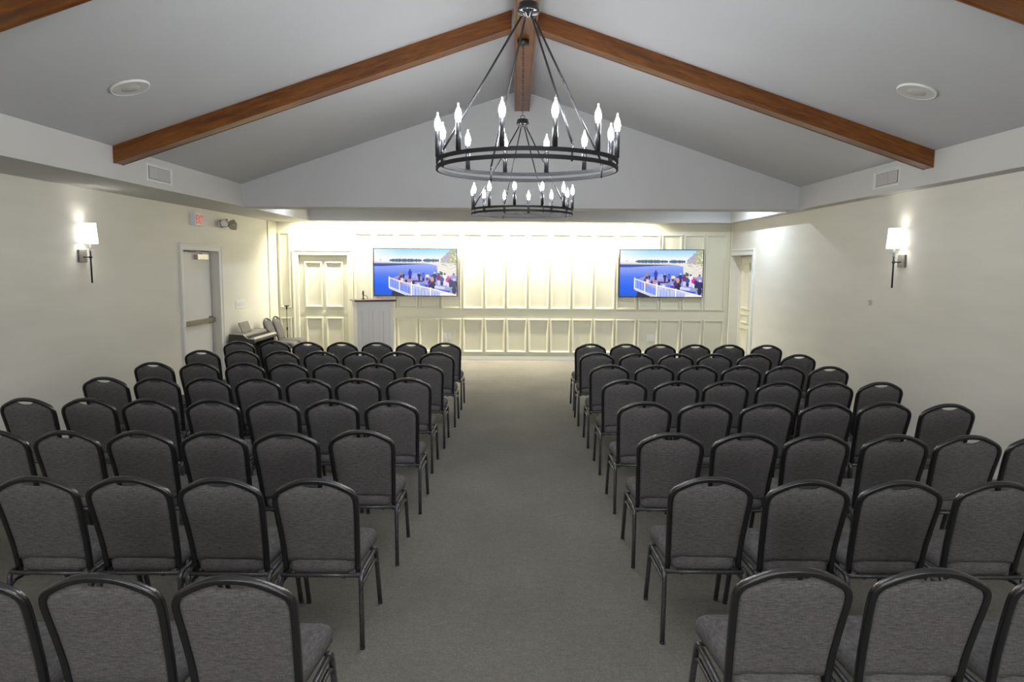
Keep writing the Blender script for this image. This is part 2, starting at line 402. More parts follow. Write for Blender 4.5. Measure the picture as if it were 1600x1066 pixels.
# ------------------------------------------------------------------ chandeliers
def torus(mb, c, r, rr, normal=(0, 0, 1), seg=16, sx=1.0):
    nrm = Vector(normal).normalized(); u = nrm.orthogonal().normalized(); v = nrm.cross(u)
    mb.tube([Vector(c) + u * (r * math.cos(2 * PI * k / seg)) + v * (r * sx * math.sin(2 * PI * k / seg)) for k in range(seg)], rr, 6, closed=True, up=nrm)
def chandelier(y, a0, r0, CZ, label, group):
    t_ = thing('chandelier', label, 'chandelier', (.06, y, 0), 0, group)
    zt = 4.25
    MB().lathe([(.0, zt - .045), (.052, zt - .045), (.06, zt - .038), (.06, zt - .002), (.055, zt)], seg=28).build('canopy', M['black'], t_)
    ch = MB(); z = zt - .05; k = 0
    while z > 3.525:
        nrm = (1, 0, 0) if k % 2 else (0, 1, 0)
        pts = []
        for q in range(12):
            a = 2 * PI * q / 12; hx, hz = .0085 * math.cos(a), .0175 * math.sin(a)
            pts.append((hx if nrm[1] else 0, hx if nrm[0] else 0, z - .0145 + hz))
        ch.tube(pts, .0024, 5, closed=True, up=nrm); z -= .0285; k += 1
    ch.build('chain', M['black'], t_)
    hub = MB().lathe([(.0, 3.474), (.05, 3.474), (.057, 3.469), (.057, 3.447), (.064, 3.442), (.064, 3.432)], seg=32, cap=False).build('hub', M['black'], t_)
    MB().lathe([(.0, 3.433), (.064, 3.432), (.066, 3.426), (.062, 3.422), (.02, 3.420), (.014, 3.40), (.0, 3.398)], seg=32, cap=False).build('hub_plate', M['chrome'], hub)
    lp = MB(); torus(lp, (0, 0, 3.494), .021, .0035, (0, 1, 0)); lp.build('hanging_loop', M['black'], t_)
    RR = .527
    for nm, zz in (('upper_ring', CZ + .009), ('lower_ring', CZ - .030)):
        pr = [(RR - .013, zz), (RR, zz), (RR, zz + .021), (RR - .013, zz + .021), (RR - .013, zz)]
        rg = MB()
        for q in range(4): rg.lathe(pr[q:q + 2], seg=96, cap=False)
        rg.build(nm, M['ring'], t_)
    for k in range(4):
        a = R(r0 + 90 * k); dx, dy = math.sin(a), -math.cos(a)
        p0 = Vector((dx * .042, dy * .042, 3.395)); p1 = Vector((dx * (RR - .012), dy * (RR - .012), CZ + .055))
        d = (p1 - p0).normalized()
        rod = MB().tube([p0, p1], .0062, 8).build('rod', M['black'], t_)
        e = MB(); torus(e, p0 + Vector((0, 0, .006)), .009, .0028, (-dy, dx, 0)); torus(e, p1 - Vector((0, 0, .004)), .009, .0028, (-dy, dx, 0))
        e.tube([p1 + Vector((0, 0, -.012)), p1 + Vector((0, 0, -.092))], .006, 8)
        e.build('rod_hook', M['black'], rod)
    for k in range(12):
        a = R(a0 + 30 * k); x, yy = (RR - .0065) * math.sin(a), -(RR - .0065) * math.cos(a)
        zb = CZ + .03
        cd = MB().lathe([(.0, zb), (.0145, zb), (.0145, zb + .145), (.0, zb + .145)], x, yy, 14).build('candle_sleeve', M['black'], t_)
        h0 = zb + .145
        MB().lathe([(.0105, h0), (.012, h0 + .008), (.0165, h0 + .024), (.0175, h0 + .036), (.0155, h0 + .05), (.011, h0 + .064), (.0058, h0 + .076), (.003, h0 + .084), (.0025, h0 + .096), (.0, h0 + .099)], x, yy, 12).build('flame_bulb', M['bulb'], cd)
    return t_
G = 'ring chandeliers under the ridge beam'
chandelier(4.13, 15, 26, 2.567, 'large black ring chandelier with candle bulbs, the nearer and bigger looking one', G)
chandelier(7.31, -8.5, 23, 2.537, 'black ring chandelier with candle bulbs hanging behind the nearer one', G)
chandelier(.95, 4, 12, 2.567, 'black ring chandelier overhead just above the top of the photo', G)

# ------------------------------------------------------------------ wall sconces
def sconce(side, y, label):
    x = XL if side < 0 else XR; s = -side
    t_ = thing('wall_sconce', label, 'wall lamp', (x, y, 2.07), 0, 'wall sconces')
    X = lambda a, b: sorted((s * a, s * b))
    MB().box(*X(0, .026), -.075, .075, -.08, .065).build('backplate', M['plate'], t_, .004)
    MB().tube([(s * .02, 0, -.02), (s * .115, 0, -.02)], .007, 8).lathe([(.0, -.036), (.016, -.032), (.018, -.02), (.016, -.008), (.0, -.004)], s * .108, 0, 12).build('arm', M['black'], t_)
    MB().lathe([(.0, -.315), (.0095, -.313), (.0095, .17), (.0, .17)], s * .108, 0, 12).build('rod', M['black'], t_)
    MB().lathe([(.0, .082), (.042, .083), (.043, .087), (.0, .087)], s * .108, 0, 24).build('glass_dish', M['clear'], t_)
    sh = MB().lathe([(.086, .135), (.072, .365)], s * .108, 0, 40, cap=False).lathe([(.0845, .135), (.0705, .365)], s * .108, 0, 40, cap=False).build('lamp_shade', M['shade'], t_)
    MB().lathe([(.0, .17), (.012, .175), (.026, .225), (.028, .25), (.018, .28), (.0, .29)], s * .108, 0, 14).build('bulb', M['sbulb'], t_)
M['sbulb'] = mat('sconce_bulb', (1, 1, 1), .3, emit=(1, .98, .95), strength=60)
sconce(-1, 7.965, 'black rod wall sconce with white shade on the left wall')
sconce(1, 8.03, 'black rod wall sconce with white shade on the right wall')

# ------------------------------------------------------------------ left wall fittings
s_ = thing('exit_sign', 'white box exit sign with red letters above the exit door', 'exit sign', (XL, 10.68, 2.56))
MB().box(0, .085, 0, .30, 0, .19).build('housing', M['exitw'], s_, .004)
lt = MB()
def bars(mb, y0, segs):
    for kind, *q in segs:
        if kind == 'b': mb.box(.084, .088, y0 + q[0], y0 + q[1], q[2], q[3])
        else:
            (a, za), (b, zb), wq = q; v = Vector((0, b - a, zb - za)); L = v.length
            ang = math.atan2(zb - za, b - a)
            T = Matrix.Translation((.086, y0 + (a + b) / 2, (za + zb) / 2)) @ Matrix.Rotation(ang, 4, 'X')
            mb.box(-.002, .002, -L / 2, L / 2, -wq / 2, wq / 2, T)
z0, z1 = .028, .162; st = .017
bars(lt, .026, [('b', 0, st, z0, z1), ('b', 0, .052, z0, z0 + st), ('b', 0, .046, .087, .087 + st), ('b', 0, .052, z1 - st, z1)])
bars(lt, .094, [('d', (.006, z0 + .004), (.06, z1 - .004), st), ('d', (.006, z1 - .004), (.06, z0 + .004), st)])
bars(lt, .174, [('b', 0, st, z0, z1)])
bars(lt, .206, [('b', 0, .066, z1 - st, z1), ('b', .0245, .0415, z0, z1)])
lt.build('exit_lettering', M['red'], s_)

e_ = thing('emergency_light', 'twin-head emergency light beside the exit sign high on left wall', 'emergency light', (XL, 11.78, 2.64))
MB().box(-.006, .045, -.10, .20, -.06, .045).build('base', M['plastic'], e_, .008)
for yy, rz, roll in ((-.10, -.95, 12), (.26, .75, 38)):
    T = Matrix.Translation((.10, yy, .0)) @ Matrix.Rotation(rz, 4, 'Z') @ Matrix.Rotation(R(82), 4, 'Y') @ Matrix.Rotation(R(45 + roll), 4, 'Z')
    hd = MB().lathe([(.0, -.065), (.055, -.064), (.080, -.03), (.092, .045), (.086, .05), (.080, .044)], seg=4, T=T, smooth=False, cap=False).build('lamp_head', M['headm'], e_)
    MB().lathe([(.0, .052), (.05, .047), (.062, .040)], seg=20, T=T, cap=False).build('lens', M['lens'], hd)
    MB().tube([(.02, .05 + (yy - .05) * .3, -.02), (.06, yy, -.02)], .014, 8).build('bracket', M['plastic'], hd)

p_ = thing('light_switch_plate', 'white multi-gang light switch plate on left wall beside exit door', 'light switch', (XL, 12.48, 1.255))
MB().box(0, .008, -.21, .21, -.075, .075).build('plate', M['plastic'], p_, .003)
for k in range(4):
    MB().box(.008, .014, -.175 + k * .1, -.125 + k * .1, -.04, .04).build('rocker', M['plastic'], p_, .002)
b_ = thing('wall_sensor', 'tiny grey plastic box on the right wall below the sconce', 'sensor', (XR, 8.71, 1.55))
MB().box(-.022, 0, -.022, .022, -.03, .03).build('housing', M['vent'], b_, .003)
MB().box(-.024, -.021, -.012, .012, -.02, .0).build('cover', M['plastic'], b_)

def outlet(x0, x1, zc, label, h=.15):
    p_ = thing('outlet_plate', label, 'outlet', ((x0 + x1) / 2, YF, zc)); wq = (x1 - x0) / 2
    MB().box(-wq, wq, -.008, 0, -h / 2, h / 2).build('plate', M['plastic'], p_, .003)
    MB().box(-wq * .55, wq * .55, -.011, -.006, -.045, .045).build('socket', M['plastic'], p_, .002)
outlet(-1.507, -1.430, .49, 'white outlet plate on panelled wall under left screen, left one of pair')
outlet(-1.422, -1.345, .49, 'white outlet plate on panelled wall under left screen, right one of pair')
outlet(2.741, 2.906, .485, 'double white outlet plate on the panelled wall under the right screen')

# ------------------------------------------------------------------ recessed lights over the panelled wall
for k, (x, pw, nm) in enumerate(((-3.98, 58, 'over the panelled door'), (-2.95, 64, 'above the lectern'), (-1.92, 66, 'above the left screen'), (-.88, 68, 'just right of the left screen'),
                                 (.16, 68, 'at the middle of panelled wall'), (1.22, 68, 'left of the right screen'), (2.3, 52, 'above the right screen'))):
    t_ = thing('recessed_downlight', 'small recessed downlight in the soffit ' + nm, 'ceiling light', (x, 14.2, ZS), 0, 'downlights over the panelled wall')
    MB().lathe([(.06, -.001), (.062, -.006), (.085, -.006), (.09, 0)], seg=28, cap=False).build('trim_ring', M['white'], t_)
    MB().lathe([(.0, -.002), (.06, -.0025)], seg=28, cap=False).build('lens', M['led'], t_)
    L = bpy.data.lights.new('wall_washer', 'AREA'); L.shape = 'RECTANGLE'; L.size = .95; L.size_y = .10; L.spread = R(165)
    L.energy = pw; L.color = (1, .93, .74)
    lo = bpy.data.objects.new('wall_washer', L); C.objects.link(lo); lo.location = (x, 14.2, ZS - .008)
    lo.rotation_euler = (R(14), 0, 0)

# two can lights in the flat ceiling behind the header, near the side walls
for x, nm, pw in ((-3.62, 'left', 15), (3.74, 'right', 50)):
    t_ = thing('recessed_downlight', 'recessed can light in the flat ceiling behind the gable header, ' + nm + ' side', 'ceiling light', (x, 12.28, ZT + .002), 0, 'can lights behind the header')
    MB().lathe([(.06, -.001), (.062, -.006), (.085, -.006), (.09, 0)], seg=28, cap=False).build('trim_ring', M['white'], t_)
    MB().lathe([(.0, -.002), (.06, -.0025)], seg=28, cap=False).build('lens', M['led'], t_)
    L = bpy.data.lights.new('can_light', 'AREA'); L.shape = 'DISK'; L.size = .08; L.energy = pw; L.color = (.78, .88, 1)
    lo = bpy.data.objects.new('can_light', L); C.objects.link(lo); lo.location = (x, 12.28, ZT - .01)

# ------------------------------------------------------------------ televisions
def lin(c):
    c = c / 255.0
    return c / 12.92 if c <= .04045 else ((c + .055) / 1.055) ** 2.4
PX, PY = 240, 135
def picture():
    rnd = random.Random(3)
    SS = 2; Wd, Hd = PX * SS, PY * SS
    img = [[(0, 0, 0)] * Wd for _ in range(Hd)]
    mixc = lambda a, b, t: tuple(a[i] + (b[i] - a[i]) * max(0, min(1, t)) for i in range(3))
    def fbm(u, v):
        return .5 + .25 * math.sin(u * 61 + 3 * math.sin(v * 47)) + .25 * math.sin(v * 83 + 2 * math.sin(u * 39))
    for j in range(Hd):
        v = (j + .5) / Hd
        for i in range(Wd):
            u = (i + .5) / Wd
            if v < .27:
                c = mixc((150, 212, 250), (246, 249, 255), v / .20)
                c = mixc(c, (250, 252, 255), (.35 - u) * 2.2)
            elif v < .30 + .02 * u:
                c = mixc((226, 216, 214), (238, 228, 220), u)
            else:
                c = mixc((150, 168, 246), (92, 128, 242), (v - .34) / .22)
                c = mixc(c, (14, 92, 236), (v - .48) / .34 * (1.1 - u))
                c = mixc(c, (8, 84, 190), (v - .88) / .12 * (1 - u))
                s = fbm(u * 1.7, v * 6); c = mixc(c, (170, 180, 255), (s - .55) * .35)
                if u < .62 and .31 + .0 * u < v < .372 - .055 * max(0, u - .1) / .5 : c = mixc((36, 66, 150), (60, 90, 150), fbm(u * 2, v * 3))
            if v >= .29 and u > .5:
                edge = .765 - 2.6 * max(0, .352 - v) + .06 * max(0, v - .42)
                if u > edge: c = mixc((240, 234, 226), (206, 198, 184), fbm(u, v) * (u - .7) * 2.4)
            img[j][i] = c
    def poly(pts, col, jit=0):
        ys = [p[1] for p in pts]
        for j in range(max(0, int(min(ys) * Hd)), min(Hd, int(max(ys) * Hd) + 1)):
            v = (j + .5) / Hd; xs_ = []
            for k in range(len(pts)):
                (xa, ya), (xb, yb) = pts[k], pts[(k + 1) % len(pts)]
                if (ya <= v) != (yb <= v): xs_.append(xa + (v - ya) / (yb - ya) * (xb - xa))
            xs_.sort()
            for a, b in zip(xs_[::2], xs_[1::2]):
                for i in range(max(0, int(a * Wd + .5)), min(Wd, int(b * Wd + .5))):
                    q = rnd.uniform(-jit, jit) if jit else 0
                    img[j][i] = tuple(max(0, min(255, ch + q)) for ch in col)
    def ell(cx, cy, rx, ry, col, jit=0):
        poly([(cx + rx * math.cos(a * PI / 8), cy + ry * math.sin(a * PI / 8)) for a in range(16)], col, jit)
    def line(x0, y0, x1, y1, wd, col):
        dx, dy = (x1 - x0) * 16, (y1 - y0) * 9; L = math.hypot(dx, dy) or 1
        nx, ny = -dy / L * wd / 2 / 16 * 16, dx / L * wd / 2 / 9 * 16
        poly([(x0 + nx, y0 + ny), (x1 + nx, y1 + ny), (x1 - nx, y1 - ny), (x0 - nx, y0 - ny)], col)
    U = lambda x: (x - 140) / 1290.0
    V = lambda y: (y - 138) / 730.0
    for a, b, top in ((385, 880, 283), (905, 1150, 290)):
        n = int((b - a) / 9)
        for k in range(n):
            x = a + (b - a) * (k + .5) / n; h = rnd.uniform(14, 30) * (.5 if k < 2 else 1)
            ell(U(x), V(316), .009, h / 730, (rnd.randint(60, 95), rnd.randint(100, 130), rnd.randint(128, 150)))
            ell(U(x), V(320), .007, 8 / 730, (56, 84, 110))
    ell(U(245), V(312), .012, .008, (120, 140, 160))
    for k in range(430):                          # tree on the right bank
        x = rnd.uniform(1190, 1440); top = 150 + max(0, (1330 - x)) * 1.05
        y = rnd.uniform(top, 350)
        g = (x - 1190) / 240
        col = mixc((186, 176, 200), (182, 184, 104), (g - .25) * 1.35 + rnd.uniform(-.18, .18))
        ell(U(x), V(y), rnd.uniform(.005, .010), rnd.uniform(.009, .018), tuple(int(ch * rnd.uniform(.86, 1.1)) for ch in col))
    for k in range(26): ell(U(rnd.uniform(1200, 1430)), V(rnd.uniform(350, 400)), .008, .012, rnd.choice([(232, 228, 224), (150, 146, 140), (210, 206, 190)]))
    poly([(U(430), V(780)), (U(720), V(870)), (U(400), V(870))], (30, 46, 70), 10)
    poly([(U(1160), V(480)), (U(1215), V(500)), (U(1215), V(545)), (U(1170), V(545))], (52, 96, 84), 14)
    # deck floor behind the railing
    poly([(U(400), V(600)), (U(520), V(548)), (U(820), V(560)), (U(1160), V(560)), (U(1440), V(560)), (U(1440), V(850)), (U(1000), V(800)), (U(700), V(740))], (150, 152, 226), 22)
    poly([(U(760), V(630)), (U(900), V(634)), (U(900), V(652)), (U(760), V(650))], (20, 22, 70))
    poly([(U(1085), V(705)), (U(1250), V(735)), (U(1240), V(765)), (U(1085), V(750))], (214, 218, 250), 10)
    poly([(U(1090), V(768)), (U(1330), V(790)), (U(1330), V(812)), (U(1100), V(790))], (30, 66, 170), 12)
    for x in range(390, 530, 16): line(U(x), V(576 - (x - 390) * .2), U(x), V(615 - (x - 390) * .3), .0022, (70, 86, 150))
    line(U(385), V(578), U(530), V(546), .004, (96, 104, 170))
    # bench
    for yy in (518, 535, 552, 574): line(U(735), V(yy), U(808), V(yy + 3), .005, (206, 212, 252))
    for x in (738, 770, 804): line(U(x), V(515), U(x), V(605), .0035, (196, 202, 250))
    def person(x, y, h, top, leg, head=(92, 62, 70), wd=1.0):
        w_ = h * .24 * wd
        ell(U(x), V(y + h * .75), w_ * .62 / 1290, h * .26 / 730, leg, 12)
        ell(U(x), V(y + h * .36), w_ / 1290, h * .24 / 730, top, 14)
        ell(U(x), V(y + h * .07), h * .09 / 1290, h * .085 / 730, head)
    blue, navy, dk = (34, 50, 200), (26, 28, 92), (34, 28, 74)
    person(560, 478, 120, (150, 140, 150), (40, 46, 110), (170, 140, 130), 1.1)
    person(600, 530, 70, dk, navy, wd=1.2)
    person(702, 452, 165, blue, navy, (90, 70, 90), .8)
    person(845, 505, 130, navy, (30, 30, 80), (200, 190, 200), .8)
    person(910, 512, 130, (90, 100, 210), navy, (50, 40, 60))
    person(972, 520, 110, (240, 226, 206), (60, 60, 130), (150, 120, 110), 1.2)
    person(1088, 498, 165, (40, 46, 120), navy, (232, 226, 232), .85)
    person(1150, 515, 190, (120, 40, 96), (206, 208, 238), (60, 44, 60), .8)
    person(1042, 545, 190, (206, 160, 170), dk, (96, 60, 70), .7)
    person(1245, 512, 200, (236, 234, 250), (220, 222, 246), (110, 80, 80))
    person(1200, 560, 150, (60, 70, 160), navy, (90, 70, 80))
    person(1295, 560, 165, (226, 24, 150), (226, 226, 246), (150, 120, 130), .95)
    person(1385, 515, 170, (160, 150, 206), navy, (60, 50, 60))
    person(1330, 590, 150, (64, 34, 100), dk, (120, 70, 90))
    person(1392, 600, 240, (34, 28, 96), (24, 22, 70), (216, 214, 236), 1.0)
    person(1060, 640, 150, dk, (22, 20, 56), (90, 50, 60), 1.1)
    person(1010, 610, 150, (86, 40, 110), dk, (70, 40, 60), .9)
    person(905, 655, 140, (100, 130, 226), (60, 70, 190), (170, 150, 190), 1.2)
    person(960, 670, 120, (80, 70, 200), (60, 60, 160), (210, 205, 235))
    person(825, 660, 110, (226, 226, 250), (90, 110, 226), (180, 170, 200))
    person(568, 575, 130, (236, 222, 226), (190, 90, 120), (52, 34, 46), 1.0)
    person(535, 580, 90, (120, 40, 90), dk)
    person(690, 590, 110, (196, 140, 150), (200, 170, 180), (60, 36, 50), 1.1)
    person(640, 610, 80, (40, 34, 80), dk)
    person(750, 625, 110, dk, navy, (50, 34, 50))
    ell(U(1310), V(742), .02, .018, (150, 196, 120)); ell(U(1345), V(768), .012, .02, (60, 170, 130))
    ell(U(1260), V(808), .05, .02, (40, 84, 214), 14)
    # near railing
    Wt = (250, 250, 255)
    top = [(372, 585), (528, 640), (722, 692), (1015, 755), (1440, 862)]
    bot = [(385, 735), (532, 792), (722, 862), (1015, 905), (1440, 985)]
    def interp(pl, x):
        for (a, ya), (b, yb) in zip(pl, pl[1:]):
            if a <= x <= b: return ya + (yb - ya) * (x - a) / (b - a)
        return pl[-1][1]
    for x in range(386, 1440, 23 if True else 0):
        line(U(x), V(interp(top, x)), U(x), V(interp(bot, x)), .0042 if x < 720 else .0085, Wt)
    for a, b in zip(top, top[1:]): line(U(a[0]), V(a[1]), U(b[0]), V(b[1]), .010 if a[0] < 700 else .013, Wt)
    for a, b in zip(bot[:3], bot[1:3]): line(U(a[0]), V(a[1]), U(b[0]), V(b[1]), .010, Wt)
    poly([(U(380), V(738)), (U(722), V(858)), (U(722), V(885)), (U(380), V(760))], (206, 212, 250))
    line(U(380), V(758), U(660), V(872), .006, Wt)
    for x, a, b, wq in ((374, 568, 748, .011), (530, 628, 800, .012), (724, 655, 880, .016), (1015, 740, 890, .019)):
        line(U(x), V(a), U(x), V(b), wq, Wt)
    out = []
    for j in range(PY):
        for i in range(PX):
            acc = [0, 0, 0]
            for dj in range(SS):
                for di in range(SS):
                    p = img[j * SS + dj][i * SS + di]
                    for k in range(3): acc[k] += lin(max(0, min(255, p[k])))
            out.append(tuple(a / SS / SS for a in acc))
    return out
def screen_mesh(w_, h_):
    cols = picture()
    vs = []; fs = []
    for j in range(PY + 1):
        for i in range(PX + 1): vs.append((-w_ / 2 + w_ * i / PX, 0, h_ / 2 - h_ * j / PY))
    for j in range(PY):
        for i in range(PX):
            a = j * (PX + 1) + i; fs.append((a, a + PX + 1, a + PX + 2, a + 1))
    me = bpy.data.meshes.new('screen'); me.from_pydata(vs, [], fs)
    ca = me.color_attributes.new('picture', 'FLOAT_COLOR', 'CORNER')
    buf = []
    for c in cols: buf += [c[0], c[1], c[2], 1.0] * 4
    ca.data.foreach_set('color', buf)
    m = bpy.data.materials.new('tv_picture'); m.use_nodes = True; nt = m.node_tree
    b = nt.nodes['Principled BSDF']; b.inputs['Base Color'].default_value = (.01, .01, .01, 1); b.inputs['Roughness'].default_value = .2
    at = nt.nodes.new('ShaderNodeVertexColor'); at.layer_name = 'picture'
    nt.links.new(at.outputs['Color'], b.inputs['Emission Color']); b.inputs['Emission Strength'].default_value = 1.0
    me.materials.append(m)
    return me
TY = 14.36; kf = TY / YF
scr = screen_mesh(1.70, .955)
for x, zc, label in ((-2.085 * kf, 2 + (1.82 - 2) * kf, 'wall mounted flat screen behind the lectern showing lakeside gathering, left screen'), (3.013 * kf, 2 + (1.827 - 2) * kf, 'wall mounted flat screen at the right end showing lakeside gathering')):
    t_ = thing('television', label, 'television', (x, TY, zc), 0, 'flat screens on the panelled wall')
    bz = MB().box(-.863, .863, .004, .05, -.489, .489); bz.build('housing', M['tvb'], t_, .003)
    f = MB(); frame(f, -.866, .866, -.492, .492, 0, [(0, -.03), (0, .003), (.002, .004), (.014, .004), (.015, .001)]); f.build('bezel', M['tvb'], t_)
    so = bpy.data.objects.new('screen', scr); C.objects.link(so); so.parent = t_
    MB().box(-.25, .25, .05, YF - TY - .004, -.2, .2).build('wall_bracket', M['black'], t_, .004)

# ------------------------------------------------------------------ lectern and microphone
LZ = 1.33
lt_ = thing('lectern', 'white panelled lectern with red-brown wood top before the panelled wall', 'lectern', (-2.70, 13.12, 0), R(24))
hw, hd = .335, .22
MB().box(-hw, hw, -hd, hd, .0, LZ - .035).build('body', M['lect'], lt_, .004)
MB().box(-hw - .015, hw + .015, -hd - .015, hd + .015, 0, .12).build('base_moulding', M['lect'], lt_, .004)
tr = MB().box(-hw - .012, hw + .012, -hd - .012, hd + .012, LZ - .15, LZ - .135).box(-hw - .008, hw + .008, -hd - .008, hd + .008, LZ - .135, LZ - .035)
tr.build('top_moulding', M['lect'], lt_, .004)
fl = MB()
for x in (-.2, 0, .2):
    fl.box(x - .058, x + .058, -hd - .03, -hd, LZ - .238, LZ - .216)
    fl.box(x - .05, x + .05, -hd - .013, -hd, .14, LZ - .236)
for x in (-.3, -.1, .1, .3): fl.box(x - .03, x + .03, -hd - .009, -hd, .14, LZ - .17)
fl.build('front_fluting', M['lect'], lt_, .0015)
tp = MB().box(-hw - .055, hw + .055, -hd - .06, hd + .03, LZ - .035, LZ - .004).build('top', M['mahog'], lt_, .008)
MB().box(-hw - .055, -hw - .03, -hd + .02, hd + .034, LZ - .036, LZ - .004).box(hw + .03, hw + .056, -hd + .02, hd + .034, LZ - .036, LZ - .004).build('side_rail', M['lect'], lt_, .004)
mp_ = lt_.matrix_basis @ Vector((0, 0, 0))
mt = thing('microphone', 'small black gooseneck microphone standing on the lectern top', 'microphone', (-2.86, 13.03, LZ - .003), R(24))
MB().lathe([(.0, 0), (.028, 0), (.028, .012), (.012, .02), (.012, .03), (.0, .03)], seg=18).build('base', M['black'], mt)
MB().tube([(0, 0, .02), (0, 0, .09)], .011, 8).build('stem', M['black'], mt)
MB().lathe([(.0, .08), (.014, .08), (.018, .11), (.014, .15), (.009, .162), (.0, .165)], seg=14).build('capsule', M['black'], mt)
MB().tube([(.0, 0, .072), (.02, 0, .08), (.05, 0, .07), (.075, 0, .045), (.088, 0, .004)], .006, 8).build('cable', M['black'], mt)

# ------------------------------------------------------------------ digital piano
pn = thing('digital_piano', 'dark grey digital piano against left wall beyond the exit door', 'piano', (-4.69, 12.4, 0))
LH = .60
MB().prism([(-.22, .64), (.22, .62), (.22, .675), (.10, .70), (.02, .765), (-.22, .775)], -LH, -LH + .045).prism([(-.22, .64), (.22, .62), (.22, .675), (.10, .70), (.02, .765), (-.22, .775)], LH - .045, LH).build('end_cheek', M['piano'], pn, .004)
MB().box(-.22, .215, -LH + .045, LH - .045, .635, .68).build('key_bed', M['piano'], pn, .004)
MB().prism([(-.22, .68), (.03, .68), (.03, .735), (.0, .765), (-.22, .772)], -LH + .045, LH - .045).build('control_panel', M['pianolit'], pn, .003)
wk = MB(); n = 52
for k in range(n):
    y = -LH + .05 + (2 * LH - .1) * k / n; wk.box(.035, .205, y + .0008, y + (2 * LH - .1) / n - .0008, .68, .705)
wk.build('white_keys', M['wkey'], pn)
bk = MB()
for k in range(n - 1):
    if k % 7 in (0, 2, 3, 5, 6):
        y = -LH + .05 + (2 * LH - .1) * (k + 1) / n; bk.box(.035, .135, y - .0065, y + .0065, .70, .716)
bk.build('black_keys', M['black'], pn)
T = Matrix.Translation((-.10, -.09, .77)) @ Matrix.Rotation(R(-20), 4, 'Y')
MB().box(-.008, .008, -.21, .21, 0, .19, T).build('music_rest', M['pianolit'], pn, .004)
for s in (-1, 1):
    MB().box(-.18, .16, s * (LH - .05) - .02, s * (LH - .05) + .02, .03, .64).box(-.20, .21, s * (LH - .05) - .025, s * (LH - .05) + .025, 0, .035).build('leg', M['piano'], pn, .004)
MB().box(-.19, -.17, -LH + .07, LH - .07, .2, .64).build('back_panel', M['piano'], pn)

# microphone stand in the corner
ms = thing('microphone_stand', 'thin black microphone stand in the far left corner by panelled door', 'microphone stand', (-4.70, 14.22, 0))
MB().lathe([(.0, 0), (.13, 0), (.13, .012), (.03, .028), (.015, .045), (.0, .045)], seg=28).build('base', M['black'], ms)
MB().tube([(0, 0, .04), (0, 0, .66)], .011, 8).tube([(0, 0, .64), (0, 0, 1.09)], .007, 8).build('pole', M['black'], ms)
MB().lathe([(.0, .63), (.016, .63), (.016, .69), (.0, .69)], seg=12).build('clutch', M['black'], ms)
MB().box(-.045, .045, -.014, .014, 1.105, 1.13).tube([(0, 0, 1.05), (0, 0, 1.11)], .018, 10).build('microphone_clip', M['black'], ms, .003)

# ------------------------------------------------------------------ banquet chair
def lerp_tab(tab, t):
    for (a, va), (b, vb) in zip(tab, tab[1:]):
        if (a <= t <= b) or (b <= t <= a):
            return va + (vb - va) * ((t - a) / (b - a) if b != a else 0)
    return tab[0][1] if abs(t - tab[0][0]) < abs(t - tab[-1][0]) else tab[-1][1]
PROF = [(.36, -.195), (.45, -.205), (.55, -.222), (.70, -.262), (.82, -.298), (.95, -.338)]   # lean of the back: z -> y
HALF = [(.36, .182), (.5, .188), (.65, .195), (.77, .2015), (.81, .2025), (.838, .198), (.862, .182)]
TOPZ = [(0, .928), (.05, .9245), (.10, .9105), (.15, .886), (.182, .862)]
def frame_path():
    half = [(.185, .375), (.1862, .42), (.188, .5), (.1915, .58), (.195, .65), (.199, .72), (.2015, .77), (.2025, .805), (.2012, .825), (.197, .842), (.189, .857), (.178, .869), (.15, .886), (.125, .899), (.10, .9105), (.075, .919), (.05, .9245), (.025, .9272), (0, .928)]
    pts = [(-x, z) for x, z in half] + [(x, z) for x, z in half[-2::-1]]
    return [(x, lerp_tab(PROF, z), z) for x, z in pts]
def panel_mesh():
    NU, NV = 32, 16; zb = .466; vs = []; idx = {}
    def top(x):
        ax = abs(x); z = lerp_tab(TOPZ, min(ax, .182)) - .0125
        k = max(0, 1 - (ax / .068) ** 2)
        return z - .030 * (k ** .6 if k > 0 else 0)
    def hw_(z): return lerp_tab(HALF, z) - .0125
    for face in (0, 1):
        for j in range(NV + 1):
            v = j / NV
            for i in range(NU + 1):
                u = -1 + 2 * i / NU
                zt = top(u * .176); z = zb + v * (zt - zb)
                x = u * hw_(z)
                e = (1 - abs(u) ** 6) * (1 - abs(2 * v - 1) ** 6)
                y = lerp_tab(PROF, z) + (-.006 - .013 * e ** .5 if face == 0 else .008 + .026 * e ** .5)
                idx[(face, j, i)] = len(vs); vs.append((x, y, z))
    fs = []
    for j in range(NV):
        for i in range(NU):
            fs.append((idx[0, j, i], idx[0, j, i + 1], idx[0, j + 1, i + 1], idx[0, j + 1, i]))
            fs.append((idx[1, j, i], idx[1, j + 1, i], idx[1, j + 1, i + 1], idx[1, j, i + 1]))
    for i in range(NU):
        for j in (0, NV): fs.append((idx[0, j, i], idx[0, j, i + 1], idx[1, j, i + 1], idx[1, j, i]))
    for j in range(NV):
        for i in (0, NU): fs.append((idx[0, j, i], idx[0, j + 1, i], idx[1, j + 1, i], idx[1, j, i]))
    mb = MB(); mb.add(vs, fs, True); return mb
